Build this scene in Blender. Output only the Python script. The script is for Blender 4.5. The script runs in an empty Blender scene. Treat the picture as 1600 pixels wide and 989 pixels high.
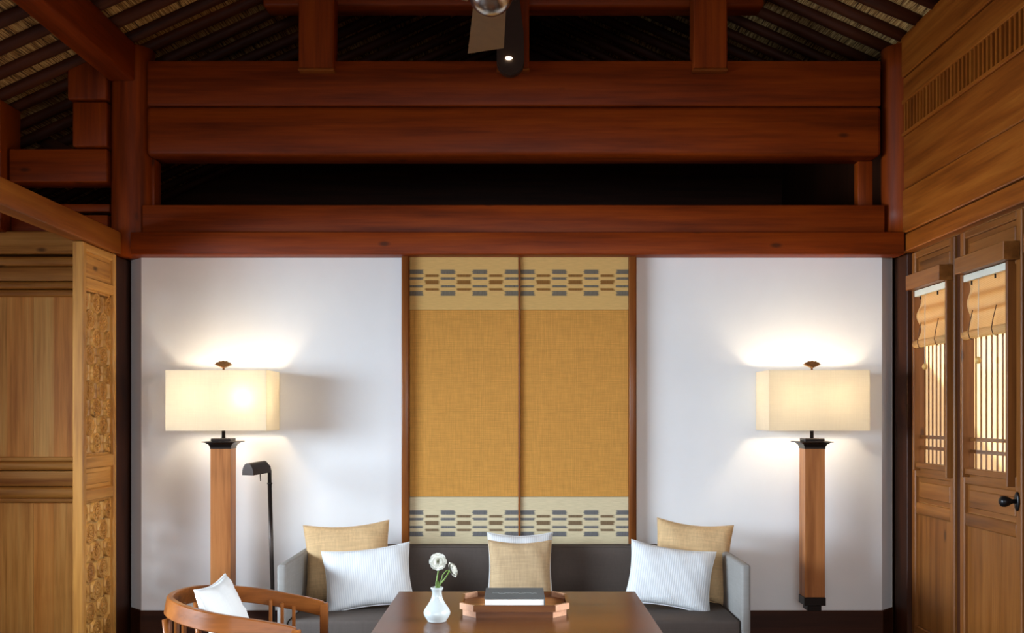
import bpy, bmesh, math, random
from mathutils import Vector, Matrix
random.seed(7)
S = bpy.context.scene
COL = S.collection
# ------------------------------------------------------------------ camera, world, lights, exposure
cam_d = bpy.data.cameras.new('camera'); cam = bpy.data.objects.new('camera', cam_d); COL.objects.link(cam)
cam.location = (0, 0, 1.6); cam.rotation_euler = (math.pi/2, 0, 0)
cam_d.sensor_width = 36; cam_d.lens = 33.75; cam_d.shift_x = -0.005; cam_d.shift_y = 0.0972
S.camera = cam
S.view_settings.view_transform = 'Standard'; S.view_settings.look = 'None'
S.view_settings.gamma = 1; S.view_settings.use_curve_mapping = False
S.view_settings.exposure = 0.0
W = bpy.data.worlds.new('world'); S.world = W; W.use_nodes = True
W.node_tree.nodes['Background'].inputs[0].default_value = (0.75, 0.87, 1.0, 1)
W.node_tree.nodes['Background'].inputs[1].default_value = 2.4
def area(name, loc, rot, sx, sy, power, col):
    l = bpy.data.lights.new(name, 'AREA'); l.shape = 'RECTANGLE'; l.size = sx; l.size_y = sy; l.energy = power; l.color = col
    l.spread = math.radians(90)      # deep eaves keep the sky light low and downward
    o = bpy.data.objects.new(name, l); COL.objects.link(o); o.location = loc; o.rotation_euler = rot
    return o
PI = math.pi
# daylight at the three window openings out of view (left aisle, right opening in place of nearer doors, added frontal fill behind the camera)
area('daylight_aisle', (-4.75, 3.0, 1.85), (0, math.radians(-74), math.radians(14)), 1.15, 3.4, 205, (0.70, 0.85, 1.0))
area('daylight_right', (2.85, 2.4, 1.85), (0, math.radians(70), 0), 1.15, 3.4, 165, (0.78, 0.89, 1.0))
area('fill_rear', (0.0, -2.35, 1.85), (math.radians(70), 0, 0), 4.2, 1.15, 45, (0.95, 0.96, 1.0))  # frontal fill added at the made-up rear window
sun = bpy.data.lights.new('sun', 'SUN'); sun.energy = 11.0; sun.color = (1.0, 0.86, 0.66); sun.angle = 0.02
so = bpy.data.objects.new('sun', sun); COL.objects.link(so)
so.rotation_euler = Vector((0.45, 0.55, -0.62)).to_track_quat('-Z', 'Y').to_euler()

# ------------------------------------------------------------------ materials
def s2l(c):
    return tuple((v/255/12.92 if v/255 <= .04045 else ((v/255+.055)/1.055)**2.4) for v in c)
def nt(name):
    m = bpy.data.materials.new(name); m.use_nodes = True
    t = m.node_tree; b = t.nodes['Principled BSDF']
    return m, t, b
def lk(t, a, b): t.links.new(a, b)
def ramp(t, fac, stops):
    r = t.nodes.new('ShaderNodeValToRGB'); e = r.color_ramp.elements
    while len(e) > len(stops): e.remove(e[-1])
    while len(e) < len(stops): e.new(0.5)
    for el, (p, c) in zip(e, stops):
        el.position = p; el.color = (*c, 1)
    lk(t, fac, r.inputs[0]); return r.outputs[0]
def coords(t, scale, rnd=True):
    tc = t.nodes.new('ShaderNodeTexCoord'); mp = t.nodes.new('ShaderNodeMapping')
    mp.inputs['Scale'].default_value = scale
    lk(t, tc.outputs['Object'], mp.inputs['Vector'])
    if rnd:
        oi = t.nodes.new('ShaderNodeObjectInfo'); ml = t.nodes.new('ShaderNodeMath'); ml.operation = 'MULTIPLY'; ml.inputs[1].default_value = 37
        lk(t, oi.outputs['Random'], ml.inputs[0]); lk(t, ml.outputs[0], mp.inputs['Location'])
    return mp.outputs[0]
def noise(t, vec, scale, detail=4, rough=.55):
    n = t.nodes.new('ShaderNodeTexNoise'); n.inputs['Scale'].default_value = scale
    n.inputs['Detail'].default_value = detail; n.inputs['Roughness'].default_value = rough
    lk(t, vec, n.inputs['Vector']); return n.outputs['Fac']
def bump(t, b, h, strength=.2, dist=.004):
    n = t.nodes.new('ShaderNodeBump'); n.inputs['Strength'].default_value = strength; n.inputs['Distance'].default_value = dist
    lk(t, h, n.inputs['Height']); lk(t, n.outputs[0], b.inputs['Normal'])
def mixc(t, fac, a, b, mode='MIX'):
    n = t.nodes.new('ShaderNodeMix'); n.data_type = 'RGBA'; n.blend_type = mode
    for i, v in ((0, fac), (6, a), (7, b)):
        if hasattr(v, 'links'): lk(t, v, n.inputs[i])
        elif i == 0: n.inputs[0].default_value = v
        else: n.inputs[i].default_value = (*v, 1)
    return n.outputs[2]
WOODC = {}
def wood(kind, axis):
    """kind: beam, wall, panel, table, chair, dark, lamp ; axis 0,1,2 = grain direction"""
    k = (kind, axis)
    if k in WOODC: return WOODC[k]
    pal = {'beam': ((96,34,2),(138,55,5),(160,70,9),.48), 'wall': ((102,48,9),(142,75,20),(164,96,32),.45),
           'board': ((176,118,54),(220,164,88),(234,188,112),.45), 'door': ((96,54,20),(130,78,32),(150,96,46),.42), 'panel': ((146,90,36),(192,134,62),(214,160,86),.45), 'table': ((74,38,10),(96,52,17),(110,64,24),.25),
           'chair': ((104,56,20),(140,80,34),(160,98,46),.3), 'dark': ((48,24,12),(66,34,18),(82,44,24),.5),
           'lamp': ((148,88,44),(184,118,66),(196,132,78),.4), 'rafter': ((52,22,8),(78,35,13),(94,44,16),.6),
           'floor': ((56,38,26),(74,50,34),(88,62,44),.35)}[kind]
    m, t, b = nt('wood_%s_%s' % (kind, 'xyz'[axis]))
    sc = [9, 9, 9]; sc[axis] = .55
    v = coords(t, sc); n1 = noise(t, v, 1.6, 5, .6)
    sc2 = [60, 60, 60]; sc2[axis] = 2.0
    v2 = coords(t, sc2); n2 = noise(t, v2, 1.5, 3, .5)
    base = ramp(t, n1, [(.28, s2l(pal[0])), (.5, s2l(pal[1])), (.74, s2l(pal[2]))])
    fine = ramp(t, n2, [(.3, (.72, .70, .68)), (.62, (1, 1, 1))])
    c = mixc(t, .5, base, fine, 'MULTIPLY')
    oi = t.nodes.new('ShaderNodeObjectInfo')
    tone = ramp(t, oi.outputs['Random'], [(0, (.97, .74, .56)), (.25, (1.0, .90, .80)), (1, (1.0, 1.0, 1.0))] if kind == 'board' else [(0, (.86, .82, .80)), (1, (1.0, 1.0, 1.0))])
    c = mixc(t, 1.0, c, tone, 'MULTIPLY')
    # sparse knots
    sk = [5.0, 5.0, 5.0]; sk[axis] = 2.2
    vk = coords(t, sk); vo = t.nodes.new('ShaderNodeTexVoronoi'); vo.inputs['Scale'].default_value = .8
    lk(t, vk, vo.inputs['Vector'])
    kf = ramp(t, vo.outputs['Distance'], [(.035, (.75, .75, .75)), (.085, (0, 0, 0))])
    if kind in ('beam', 'wall', 'panel', 'door'): c = mixc(t, kf, c, s2l((50, 24, 10)))
    lk(t, c, b.inputs['Base Color']); b.inputs['Roughness'].default_value = pal[3]
    b.inputs['Specular IOR Level'].default_value = .25
    bump(t, b, n2, .18, .002)
    WOODC[k] = m; return m
def plain(name, col, rough=.6, metal=0, bumps=None, var=None):
    m, t, b = nt(name); c = s2l(col)
    b.inputs['Roughness'].default_value = rough; b.inputs['Metallic'].default_value = metal
    v = coords(t, (1, 1, 1))
    n = noise(t, v, var[0] if var else 6, 3)
    a = var[1] if var else .06
    lk(t, ramp(t, n, [(.3, tuple(x*(1-a) for x in c)), (.7, tuple(min(1, x*(1+a)) for x in c))]), b.inputs['Base Color'])
    if bumps: bump(t, b, noise(t, v, bumps[0], 4), bumps[1], bumps[2])
    return m
def weave(name, col, sc=420, contrast=.18, rough=.9, translucent=0, slub=.08):
    m, t, b = nt(name); c = s2l(col)
    tc = t.nodes.new('ShaderNodeTexCoord'); outs = []
    for d in ('X', 'Z'):
        w = t.nodes.new('ShaderNodeTexWave'); w.bands_direction = d; w.inputs['Scale'].default_value = sc/6.28/2
        w.inputs['Distortion'].default_value = 1.5; w.inputs['Detail'].default_value = 2; w.inputs['Detail Scale'].default_value = 1
        lk(t, tc.outputs['Object'], w.inputs['Vector']); outs.append(w.outputs['Fac'])
    mx = t.nodes.new('ShaderNodeMath'); mx.operation = 'ADD'; lk(t, outs[0], mx.inputs[0]); lk(t, outs[1], mx.inputs[1])
    hf = t.nodes.new('ShaderNodeMath'); hf.operation = 'MULTIPLY'; hf.inputs[1].default_value = .5; lk(t, mx.outputs[0], hf.inputs[0])
    cc = ramp(t, hf.outputs[0], [(.15, tuple(x*(1-contrast) for x in c)), (.85, tuple(min(1, x*(1+contrast*.6)) for x in c))])
    mp = t.nodes.new('ShaderNodeMapping'); mp.inputs['Scale'].default_value = (40, 40, 4); lk(t, tc.outputs['Object'], mp.inputs['Vector'])
    mp2 = t.nodes.new('ShaderNodeMapping'); mp2.inputs['Scale'].default_value = (4, 4, 60); lk(t, tc.outputs['Object'], mp2.inputs['Vector'])
    for mm in (mp, mp2):
        nn = noise(t, mm.outputs[0], 2.0, 3)
        cc = mixc(t, 1, cc, ramp(t, nn, [(.3, (1-slub*1.6,)*3), (.7, (1, 1, 1))]), 'MULTIPLY')
    lk(t, cc, b.inputs['Base Color']); b.inputs['Roughness'].default_value = rough; b.inputs['Specular IOR Level'].default_value = .2
    bump(t, b, hf.outputs[0], .25, .0012)
    if translucent:
        tr = t.nodes.new('ShaderNodeBsdfTranslucent'); lk(t, cc, tr.inputs[0])
        ms = t.nodes.new('ShaderNodeMixShader'); ms.inputs[0].default_value = translucent
        lk(t, b.outputs[0], ms.inputs[1]); lk(t, tr.outputs[0], ms.inputs[2])
        lk(t, ms.outputs[0], t.nodes['Material Output'].inputs['Surface'])
    return m
M = {}
M['plaster'] = plain('white_plaster', (240, 240, 240), .85, bumps=(30, .12, .003), var=(2.5, .02))
M['plaster_out'] = plain('courtyard_plaster', (232, 205, 160), .9)
M['bronze'] = plain('dark_bronze', (34, 26, 22), .4, .6)
M['gunmetal'] = plain('gunmetal', (60, 52, 48), .32, .8)
M['steel'] = plain('brushed_steel', (176, 170, 165), .25, 1.0)
M['black_metal'] = plain('black_metal', (22, 21, 22), .3, .4)
M['blade'] = plain('fan_blade_ash', (108, 78, 48), .5, var=(20, .08))
M['paddle'] = plain('dark_walnut_housing', (52, 34, 24), .45, var=(20, .12))
M['gold_bronze'] = plain('antique_brass', (110, 74, 40), .38, .8, var=(40, .3))
M['shade'] = weave('lamp_shade_linen', (246, 240, 226), 700, .06, .9, .68, .02)
M['sofa'] = weave('sofa_charcoal', (94, 84, 78), 900, .10, .85, 0, .05)
M['sofa_arm'] = weave('sofa_light_grey', (148, 144, 139), 900, .08, .9, 0, .05)
M['tan'] = weave('tan_linen', (222, 186, 138), 800, .16, .9, 0, .10)
M['tan_mid'] = weave('oat_linen', (208, 178, 138), 800, .18, .9, 0, .10)
M['ceramic'] = plain('white_ceramic', (178, 183, 181), .1)
M['page'] = plain('book_pages', (226, 222, 214), .8, var=(200, .06))
M['cover'] = weave('book_cloth_grey', (92, 92, 90), 1400, .2, .8, 0, .04)
M['silver_line'] = plain('silver_foil', (150, 150, 146), .4, .5)
M['petal'] = weave('white_petal', (250, 249, 242), 300, .02, .6, .35, .01)
M['flower_eye'] = plain('flower_eye', (84, 88, 52), .8)
M['stem'] = plain('green_stem', (112, 140, 66), .5)
M['rail_white'] = plain('blind_rail', (214, 212, 196), .4)
M['cord'] = plain('brown_cord', (92, 58, 34), .8)
M['tray_daylit'] = plain('tray_chamfer_daylit', (190, 140, 108), .4, var=(60, .12))  # daylight on the chamfer faces, put into a paler colour
M['ground'] = plain('courtyard_paving', (214, 190, 150), .9)
M['toggle'] = plain('turned_wood_toggle', (206, 160, 86), .5)
# white striped cushion
m, t, b = nt('white_stripe_cotton'); tc = t.nodes.new('ShaderNodeTexCoord')
w = t.nodes.new('ShaderNodeTexWave'); w.bands_direction = 'X'; w.inputs['Scale'].default_value = 23; w.inputs['Distortion'].default_value = .6
lk(t, tc.outputs['Object'], w.inputs['Vector'])
lk(t, ramp(t, w.outputs['Fac'], [(.1, s2l((202, 204, 207))), (.35, s2l((218, 219, 220))), (1, s2l((222, 223, 222)))]), b.inputs['Base Color'])
b.inputs['Roughness'].default_value = .9; bump(t, b, w.outputs['Fac'], .25, .002); M['white_stripe'] = m
M['white_cotton'] = weave('white_cotton', (222, 223, 222), 900, .03, .9, 0, .02)
# glass pane
m, t, b = nt('window_glass'); t.nodes.remove(b)
tr = t.nodes.new('ShaderNodeBsdfTransparent'); gl = t.nodes.new('ShaderNodeBsdfGlossy'); gl.inputs['Roughness'].default_value = .03
ms = t.nodes.new('ShaderNodeMixShader'); ms.inputs[0].default_value = .07; lk(t, tr.outputs[0], ms.inputs[1]); lk(t, gl.outputs[0], ms.inputs[2])
lk(t, ms.outputs[0], t.nodes['Material Output'].inputs['Surface']); M['glass'] = m
def emit(name, col, st):
    m, t, b = nt(name); b.inputs['Emission Color'].default_value = (*col, 1); b.inputs['Emission Strength'].default_value = st
    b.inputs['Base Color'].default_value = (*col, 1); return m
M['bulb'] = emit('lit_bulb', (1, .78, .5), 30); M['spot_lens'] = emit('lit_spot_lens', (1, .85, .6), 14)
# reed mat of the roof (straws lie along Y)
m, t, b = nt('reed_mat'); v = coords(t, (1, .035, 1), False); n = noise(t, v, 130, 2, .6)
v3 = coords(t, (1, .3, 1), False); n3 = noise(t, v3, 3, 3)
c = ramp(t, n, [(.34, s2l((58, 36, 16))), (.48, s2l((186, 140, 76))), (.62, s2l((236, 204, 138)))])
c = mixc(t, .7, c, ramp(t, n3, [(.35, (.45, .36, .28)), (.6, (1, 1, 1))]), 'MULTIPLY')
lk(t, c, b.inputs['Base Color']); b.inputs['Roughness'].default_value = .85; bump(t, b, n, .7, .01); M['reed'] = m
# bamboo blind: fine horizontal splints, darker laps, translucent
m, t, b = nt('bamboo_blind'); tc = t.nodes.new('ShaderNodeTexCoord')
w = t.nodes.new('ShaderNodeTexWave'); w.bands_direction = 'Z'; w.inputs['Scale'].default_value = 62; w.inputs['Distortion'].default_value = .8
lk(t, tc.outputs['Object'], w.inputs['Vector'])
c = ramp(t, w.outputs['Fac'], [(.1, s2l((226, 192, 136))), (.7, s2l((250, 228, 182)))])
tr = t.nodes.new('ShaderNodeBsdfTranslucent'); lk(t, c, tr.inputs[0]); lk(t, c, b.inputs['Base Color']); b.inputs['Roughness'].default_value = .8
ms = t.nodes.new('ShaderNodeMixShader'); ms.inputs[0].default_value = .78; lk(t, b.outputs[0], ms.inputs[1]); lk(t, tr.outputs[0], ms.inputs[2])
lk(t, ms.outputs[0], t.nodes['Material Output'].inputs['Surface']); M['bamboo'] = m
# ikat band: blue and brown woven dashes on straw cloth. object space: x centred on a brown column, z from band centre
def ikat(name, ground, blue, brown, xoff):
    m, t, b = nt(name); tc = t.nodes.new('ShaderNodeTexCoord')
    sep = t.nodes.new('ShaderNodeSeparateXYZ'); lk(t, tc.outputs['Object'], sep.inputs[0])
    mp = t.nodes.new('ShaderNodeMapping'); mp.inputs['Scale'].default_value = (6, 1, 260); lk(t, tc.outputs['Object'], mp.inputs['Vector'])
    nz = noise(t, mp.outputs[0], 1.0, 2)
    mpb = t.nodes.new('ShaderNodeMapping'); mpb.inputs['Scale'].default_value = (300, 1, 12); lk(t, tc.outputs['Object'], mpb.inputs['Vector'])
    nv = noise(t, mpb.outputs[0], 1.0, 2)
    def mth(op, a, c=None, d=None):
        n = t.nodes.new('ShaderNodeMath'); n.operation = op
        for i, q in enumerate((a, c, d)):
            if q is None: continue
            if hasattr(q, 'links'): lk(t, q, n.inputs[i])
            else: n.inputs[i].default_value = q
        return n.outputs[0]
    P = .2155
    jit = mth('MULTIPLY', mth('SUBTRACT', nz, .5), .2)
    ph = mth('FRACT', mth('ADD', mth('ADD', mth('DIVIDE', mth('SUBTRACT', sep.outputs[0], xoff), P), 10.5), jit))   # brown centre -> .5, blue centre -> 0/1
    db = mth('ABSOLUTE', mth('SUBTRACT', ph, .5))
    def soft(val, lim, w):   # 1 when val<lim
        n = t.nodes.new('ShaderNodeMapRange'); n.interpolation_type = 'SMOOTHSTEP'
        n.inputs[1].default_value = lim-w; n.inputs[2].default_value = lim+w; n.inputs[3].default_value = 1; n.inputs[4].default_value = 0
        lk(t, val, n.inputs[0]); return n.outputs[0]
    mbrown = soft(db, .215, .03)
    mblue = mth('SUBTRACT', 1.0, soft(db, .275, .03))
    def rows(rr):
        acc = None
        for (zc, hh) in rr:
            r = soft(mth('ABSOLUTE', mth('SUBTRACT', sep.outputs[2], zc)), hh, .0022)
            acc = r if acc is None else mth('MAXIMUM', acc, r)
        return acc
    px = 1/231.8
    zc = lambda va, vb: ((442-(va+vb)/2)*px, (vb-va)/2*px)
    rb = rows([zc(420.9, 427.9), zc(432.9, 436.8), zc(445.3, 449.0), zc(454.4, 461.9)])
    rw = rows([zc(428.5, 432.5), zc(437.5, 444.0), zc(450, 453.8)])
    thread = ramp(t, nv, [(.3, (.55, .55, .55)), (.65, (1, 1, 1))])
    fb = mth('MULTIPLY', mth('MULTIPLY', mblue, rb), .92); fw = mth('MULTIPLY', mth('MULTIPLY', mbrown, rw), .92)
    mp3 = t.nodes.new('ShaderNodeMapping'); mp3.inputs['Scale'].default_value = (8, 1, 90); lk(t, tc.outputs['Object'], mp3.inputs['Vector'])
    g = mixc(t, 1, s2l(ground), ramp(t, noise(t, mp3.outputs[0], 2, 3), [(.3, (.86, .86, .86)), (.7, (1, 1, 1))]), 'MULTIPLY')
    bl = mixc(t, 1, s2l(blue), thread, 'MULTIPLY'); br = mixc(t, 1, s2l(brown), thread, 'MULTIPLY')
    c = mixc(t, fb, g, bl); c = mixc(t, fw, c, br)
    lk(t, c, b.inputs['Base Color']); b.inputs['Roughness'].default_value = .9; b.inputs['Specular IOR Level'].default_value = .15
    bump(t, b, nv, .2, .001); return m
M['hanging'] = weave('hanging_hemp', (226, 163, 80), 600, .22, .9, 0, .10)

# ------------------------------------------------------------------ geometry helpers
WL = {}     # world location of parents
def link(name, me, mat, parent=None, loc=(0, 0, 0), kind=None):
    o = bpy.data.objects.new(name, me); COL.objects.link(o)
    if mat is not None and len(me.materials) == 0: me.materials.append(mat)
    loc = Vector(loc); o.location = loc
    if parent is not None:
        o.parent = parent; o.location = loc - WL.get(parent.name, Vector((0, 0, 0)))
    WL[o.name] = loc
    if kind: o['kind'] = kind
    return o
def tag(o, label, cat, group=None, kind=None):
    o['label'] = label; o['category'] = cat
    if group: o['group'] = group
    if kind: o['kind'] = kind
    return o
def thing(name, label, cat, loc=(0, 0, 0), group=None, kind=None):
    o = bpy.data.objects.new(name, None); COL.objects.link(o); o.location = loc; o.empty_display_size = .1
    WL[o.name] = Vector(loc); return tag(o, label, cat, group, kind)
def to_me(bm, name='m', smooth=False):
    me = bpy.data.meshes.new(name); bmesh.ops.recalc_face_normals(bm, faces=bm.faces); bm.to_mesh(me); bm.free()
    if smooth:
        for p in me.polygons: p.use_smooth = True
    return me
def add_box(bm, x, y, z):
    vs = [bm.verts.new((a, b, c)) for a in x for b in y for c in z]
    for f in ((0,1,3,2),(4,6,7,5),(0,4,5,1),(2,3,7,6),(0,2,6,4),(1,5,7,3)): bm.faces.new([vs[i] for i in f])
def box(name, x, y, z, mat, parent=None, bev=.004, seg=1, kind=None):
    c = Vector((sum(x)/2, sum(y)/2, sum(z)/2)); bm = bmesh.new()
    h = [abs(x[1]-x[0])/2, abs(y[1]-y[0])/2, abs(z[1]-z[0])/2]
    add_box(bm, (-h[0], h[0]), (-h[1], h[1]), (-h[2], h[2]))
    if bev: bmesh.ops.bevel(bm, geom=bm.edges[:], offset=min(bev, min(h)*.8), segments=seg, affect='EDGES', profile=.5)
    if isinstance(mat, str): mat = M[mat] if mat in M else wood(mat, h.index(max(h)))
    return link(name, to_me(bm, name, seg > 1), mat, parent, c, kind)
def multi(name, boxes, mat, parent=None, kind=None):
    bm = bmesh.new()
    for (x, y, z) in boxes: add_box(bm, x, y, z)
    return link(name, to_me(bm, name), mat, parent, (0, 0, 0), kind)
def lathe(prof, n=28, cap=True):
    bm = bmesh.new(); rings = []
    for (r, z) in prof:
        rings.append([bm.verts.new((r*math.cos(2*PI*i/n), r*math.sin(2*PI*i/n), z)) for i in range(n)])
    for a, b_ in zip(rings, rings[1:]):
        for i in range(n): bm.faces.new((a[i], a[(i+1) % n], b_[(i+1) % n], b_[i]))
    if cap:
        bm.faces.new(rings[0]); bm.faces.new(rings[-1])
    return bm
def tube(pts, r, n=10, radii=None, closed=False):
    pts = [Vector(p) for p in pts]; bm = bmesh.new(); rings = []; N = len(pts); up = None
    for i, p in enumerate(pts):
        a = pts[(i-1) % N] if (closed or i > 0) else p; c = pts[(i+1) % N] if (closed or i < N-1) else p
        d = (c-a).normalized()
        if up is None: up = Vector((0, 0, 1)) if abs(d.z) < .9 else Vector((1, 0, 0))
        s = d.cross(up).normalized(); u = s.cross(d).normalized(); up = u
        rr = radii[i] if radii else r
        rings.append([bm.verts.new(p + (s*math.cos(2*PI*k/n) + u*math.sin(2*PI*k/n))*rr) for k in range(n)])
    rng = range(N) if closed else range(N-1)
    for i in rng:
        A, B = rings[i], rings[(i+1) % N]
        for k in range(n): bm.faces.new((A[k], A[(k+1) % n], B[(k+1) % n], B[k]))
    if not closed: bm.faces.new(rings[0]); bm.faces.new(rings[-1])
    return bm
def tube_o(name, pts, r, mat, parent=None, n=10, radii=None, closed=False):
    c = sum((Vector(p) for p in pts), Vector())/len(pts)
    return link(name, to_me(tube([Vector(p)-c for p in pts], r, n, radii, closed), name, True), mat, parent, c)
def prism(pts, z0, z1):     # polygon in XY, extruded in z
    bm = bmesh.new(); a = [bm.verts.new((x, y, z0)) for x, y in pts]; c = [bm.verts.new((x, y, z1)) for x, y in pts]
    n = len(pts); bm.faces.new(a); bm.faces.new(c)
    for i in range(n): bm.faces.new((a[i], a[(i+1) % n], c[(i+1) % n], c[i]))
    return bm
def prism_o(name, pts, z0, z1, mat, parent=None, bev=0, kind=None):
    cx = sum(p[0] for p in pts)/len(pts); cy = sum(p[1] for p in pts)/len(pts); cz = (z0+z1)/2
    bm = prism([(x-cx, y-cy) for x, y in pts], z0-cz, z1-cz)
    if bev: bmesh.ops.bevel(bm, geom=bm.edges[:], offset=bev, segments=1, affect='EDGES')
    return link(name, to_me(bm, name), mat, parent, (cx, cy, cz), kind)

# ------------------------------------------------------------------ the shell
roofz = lambda x: 4.17 + .45*(2.56-abs(x))
tag(box('floor', (-4.8, 2.8), (-2.4, 9.7), (-.1, 0), 'floor', bev=0), 'dark timber floor of the room', 'floor', kind='structure')
tag(box('courtyard_paving', (2.81, 9), (-4, 12), (-.3, -.12), 'ground', bev=0), 'pale courtyard paving outside the glazed doors', 'paving', kind='structure')
tag(box('courtyard_wall', (6.2, 6.45), (-4, 12), (-.12, 3.4), 'plaster_out', bev=.02), 'sunlit cream courtyard wall seen through the glazed doors', 'wall', kind='structure')
tag(box('courtyard_wall', (2.9, 6.2), (11, 11.25), (-.12, 6.5), 'plaster_out', bev=.02), 'sunlit cream end wall of the courtyard seen through the door glass', 'wall', kind='structure')
# roof slopes: reed mat with pole rafters beneath
ceil = thing('ceiling', 'pitched roof of dark pole rafters under golden reed matting', 'ceiling', (0, 3.5, 4.17), kind='structure')
for s in (-1, 1):
    xe = -6.6 if s < 0 else 3.5  # left eave stretched out of view to keep sun off the window
    bm = bmesh.new(); e = abs(xe)
    prof = [(s*e, roofz(e)), (0, roofz(0)), (0, roofz(0)+.12), (s*e, roofz(e)+.12)]
    A = [bm.verts.new((x, -7.0, z)) for x, z in prof]; B = [bm.verts.new((x, 9.8, z)) for x, z in prof]  # roof added behind the camera blocks sun at the rear window
    bm.faces.new(A); bm.faces.new(B)
    for i in range(4): bm.faces.new((A[i], A[(i+1) % 4], B[(i+1) % 4], B[i]))
    o = link('reed_mat', to_me(bm, 'reed_mat'), M['reed'], ceil, (0, 0, 0))
    rme = {}
    for k in range(25):
        y = 3.40 + k*.25 + random.uniform(-.02, .02)
        x1 = 2.58 if s > 0 else 5.0
        v = k % 3
        if v not in rme:
            L = math.hypot(x1, x1*.45); pts = []; rad = []
            for j in range(9):
                f = j/8; pts.append(((f-.5)*L, random.uniform(-.008, .008), random.uniform(-.005, .003))); rad.append(.042*random.uniform(.9, 1.1))
            rme[v] = to_me(tube(pts, .046, 8, rad), 'rafter', True)
        xc = s*x1/2
        r = link('rafter', rme[v], wood('rafter', 0), ceil, (xc, y, roofz(x1/2)-.025))
        r.rotation_euler = (0, s*math.atan(.45), 0)
tag(tube_o('ridge_pole', [(0, -2.3, roofz(0)-.16), (0, 3, roofz(0)-.16), (0, 9.6, roofz(0)-.16)], .12, wood('beam', 1), n=16), 'round ridge pole running along the top of the roof', 'beam')
# outer walls out of view, with window openings
def gable(name, y0, y1, hole, lab, mat):
    bm = bmesh.new()
    if hole:
        x0, x1, z0, z1 = hole
        for b_ in (((-4.8, x0), (y0, y1), (0, 3.1)), ((x1, 2.8), (y0, y1), (0, 3.1)), ((x0, x1), (y0, y1), (0, z0)), ((x0, x1), (y0, y1), (z1, 3.1))): add_box(bm, *b_)
    else: add_box(bm, (-4.8, 2.8), (y0, y1), (0, 3.1))
    P = [(-4.8, 3.1), (2.8, 3.1), (2.8, roofz(2.8)), (0, roofz(0)), (-4.8, roofz(4.8))]
    a = [bm.verts.new((x, y0, z)) for x, z in P]; c = [bm.verts.new((x, y1, z)) for x, z in P]
    bm.faces.new(a); bm.faces.new(c)
    for i in range(5): bm.faces.new((a[i], a[(i+1) % 5], c[(i+1) % 5], c[i]))
    tag(link(name, to_me(bm, name), mat, kind='structure'), lab, 'wall')
gable('wall_front', -2.4, -2.2, (-2.1, 2.1, 1.22, 2.5), 'timber wall behind the camera with a window added for frontal fill', wood('wall', 0))
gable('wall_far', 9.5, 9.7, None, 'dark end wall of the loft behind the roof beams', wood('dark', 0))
tag(multi('wall_left', [((-4.8, -4.6), (-2.2, 1.2), (0, 3.15)), ((-4.8, -4.6), (4.8, 9.5), (0, 3.15)), ((-4.8, -4.6), (1.2, 4.8), (0, 1.22)), ((-4.8, -4.6), (1.2, 4.8), (2.5, 3.15)),
     ((-4.8, -4.72), (-2.2, 9.5), (3.15, 3.2))], wood('wall', 1), kind='structure'), 'outer timber wall of the left side aisle with a wide window', 'wall')
def window(n, p0, p1, z0, z1, axis, fixed, lab):
    w_ = thing('window_%d' % n, lab, 'window', ((fixed, (p0+p1)/2, z0) if axis == 1 else ((p0+p1)/2, fixed, z0)), kind='structure')
    def b_(nm, a0, a1, c0, c1, d):
        xs = ((fixed-d, fixed+d), (a0, a1)) if axis == 1 else ((a0, a1), (fixed-d, fixed+d))
        box(nm, xs[0], xs[1], (c0, c1), 'wall', w_, .004)
    b_('sill', p0+.002, p1-.002, z0+.002, z0+.06, .04); b_('head', p0+.002, p1-.002, z1-.06, z1-.002, .04)
    k = 5
    for i in range(k+1):
        a = p0+.03+(p1-p0-.06)*i/k; b_('added_mullion', a-.028, a+.028, z0+.06, z1-.06, .03)  # bars added to break the incoming daylight into patterns
window(1, 1.2, 4.8, 1.22, 2.5, 1, -4.70, 'wide mullioned window of the left aisle')
window(2, -2.1, 2.1, 1.22, 2.5, 0, -2.30, 'unseen mullioned window added behind the camera for fill light')  # rear window made up to carry the frontal fill light

# back wall: chamfered white plaster panel on a dark baseboard
bp = lambda g=0: [(-2.659-g*.6, 6.615), (-2.544-g*.4, 6.5-g), (2.47+g*.4, 6.5-g), (2.585+g*.6, 6.615), (2.585+g*.6, 6.75), (-2.659-g*.6, 6.75)]
wb = prism_o('wall_back', bp(), .285, 2.80, M['plaster'], kind='structure')
tag(wb, 'white plastered back wall behind the sofa and lamps', 'wall')
tag(prism_o('baseboard_back', bp(.012), 0, .285, wood('dark', 0), bev=.004, kind='structure'), 'dark brown baseboard along the white back wall', 'baseboard')

# right wall: planks above, doors below
wr = thing('wall_right', 'right wall of broad golden planks with a slatted vent strip', 'wall', (2.6, 3, 2.69), kind='structure')
YF, YN = 6.62, -2.2
rows = [(2.69, 2.806, 2.572), (2.812, 3.098, 2.562), (3.104, 3.455, 2.568), (3.695, 3.842, 2.566), (3.848, 4.12, 2.556)]
for (a, c, xf) in rows:
    ys = YF
    for (ya, yb) in ((YF, 2.9), (2.895, YN)):
        box('plank', (xf, 2.76), (yb, ya), (a, c), 'wall', wr, .006)
box('plank', (2.67, 2.76), (YN, YF), (3.455, 3.695), 'dark', wr, 0)  # dark backing board stands in for shade between the vent slats
gr = box('vent_frame', (2.556, 2.67), (YN, YF), (3.455, 3.478), 'wall', wr, .003)
box('vent_rail', (2.556, 2.67), (YN, YF), (3.668, 3.695), 'wall', wr, .003)
bm = bmesh.new(); add_box(bm, (-.009, .009), (-.010, .010), (-.095, .095)); sme = to_me(bm, 'slat')
for k in range(86):
    link('slat', sme, wood('wall', 2), gr, (2.571, 6.40-.0485*k, 3.573))
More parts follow.
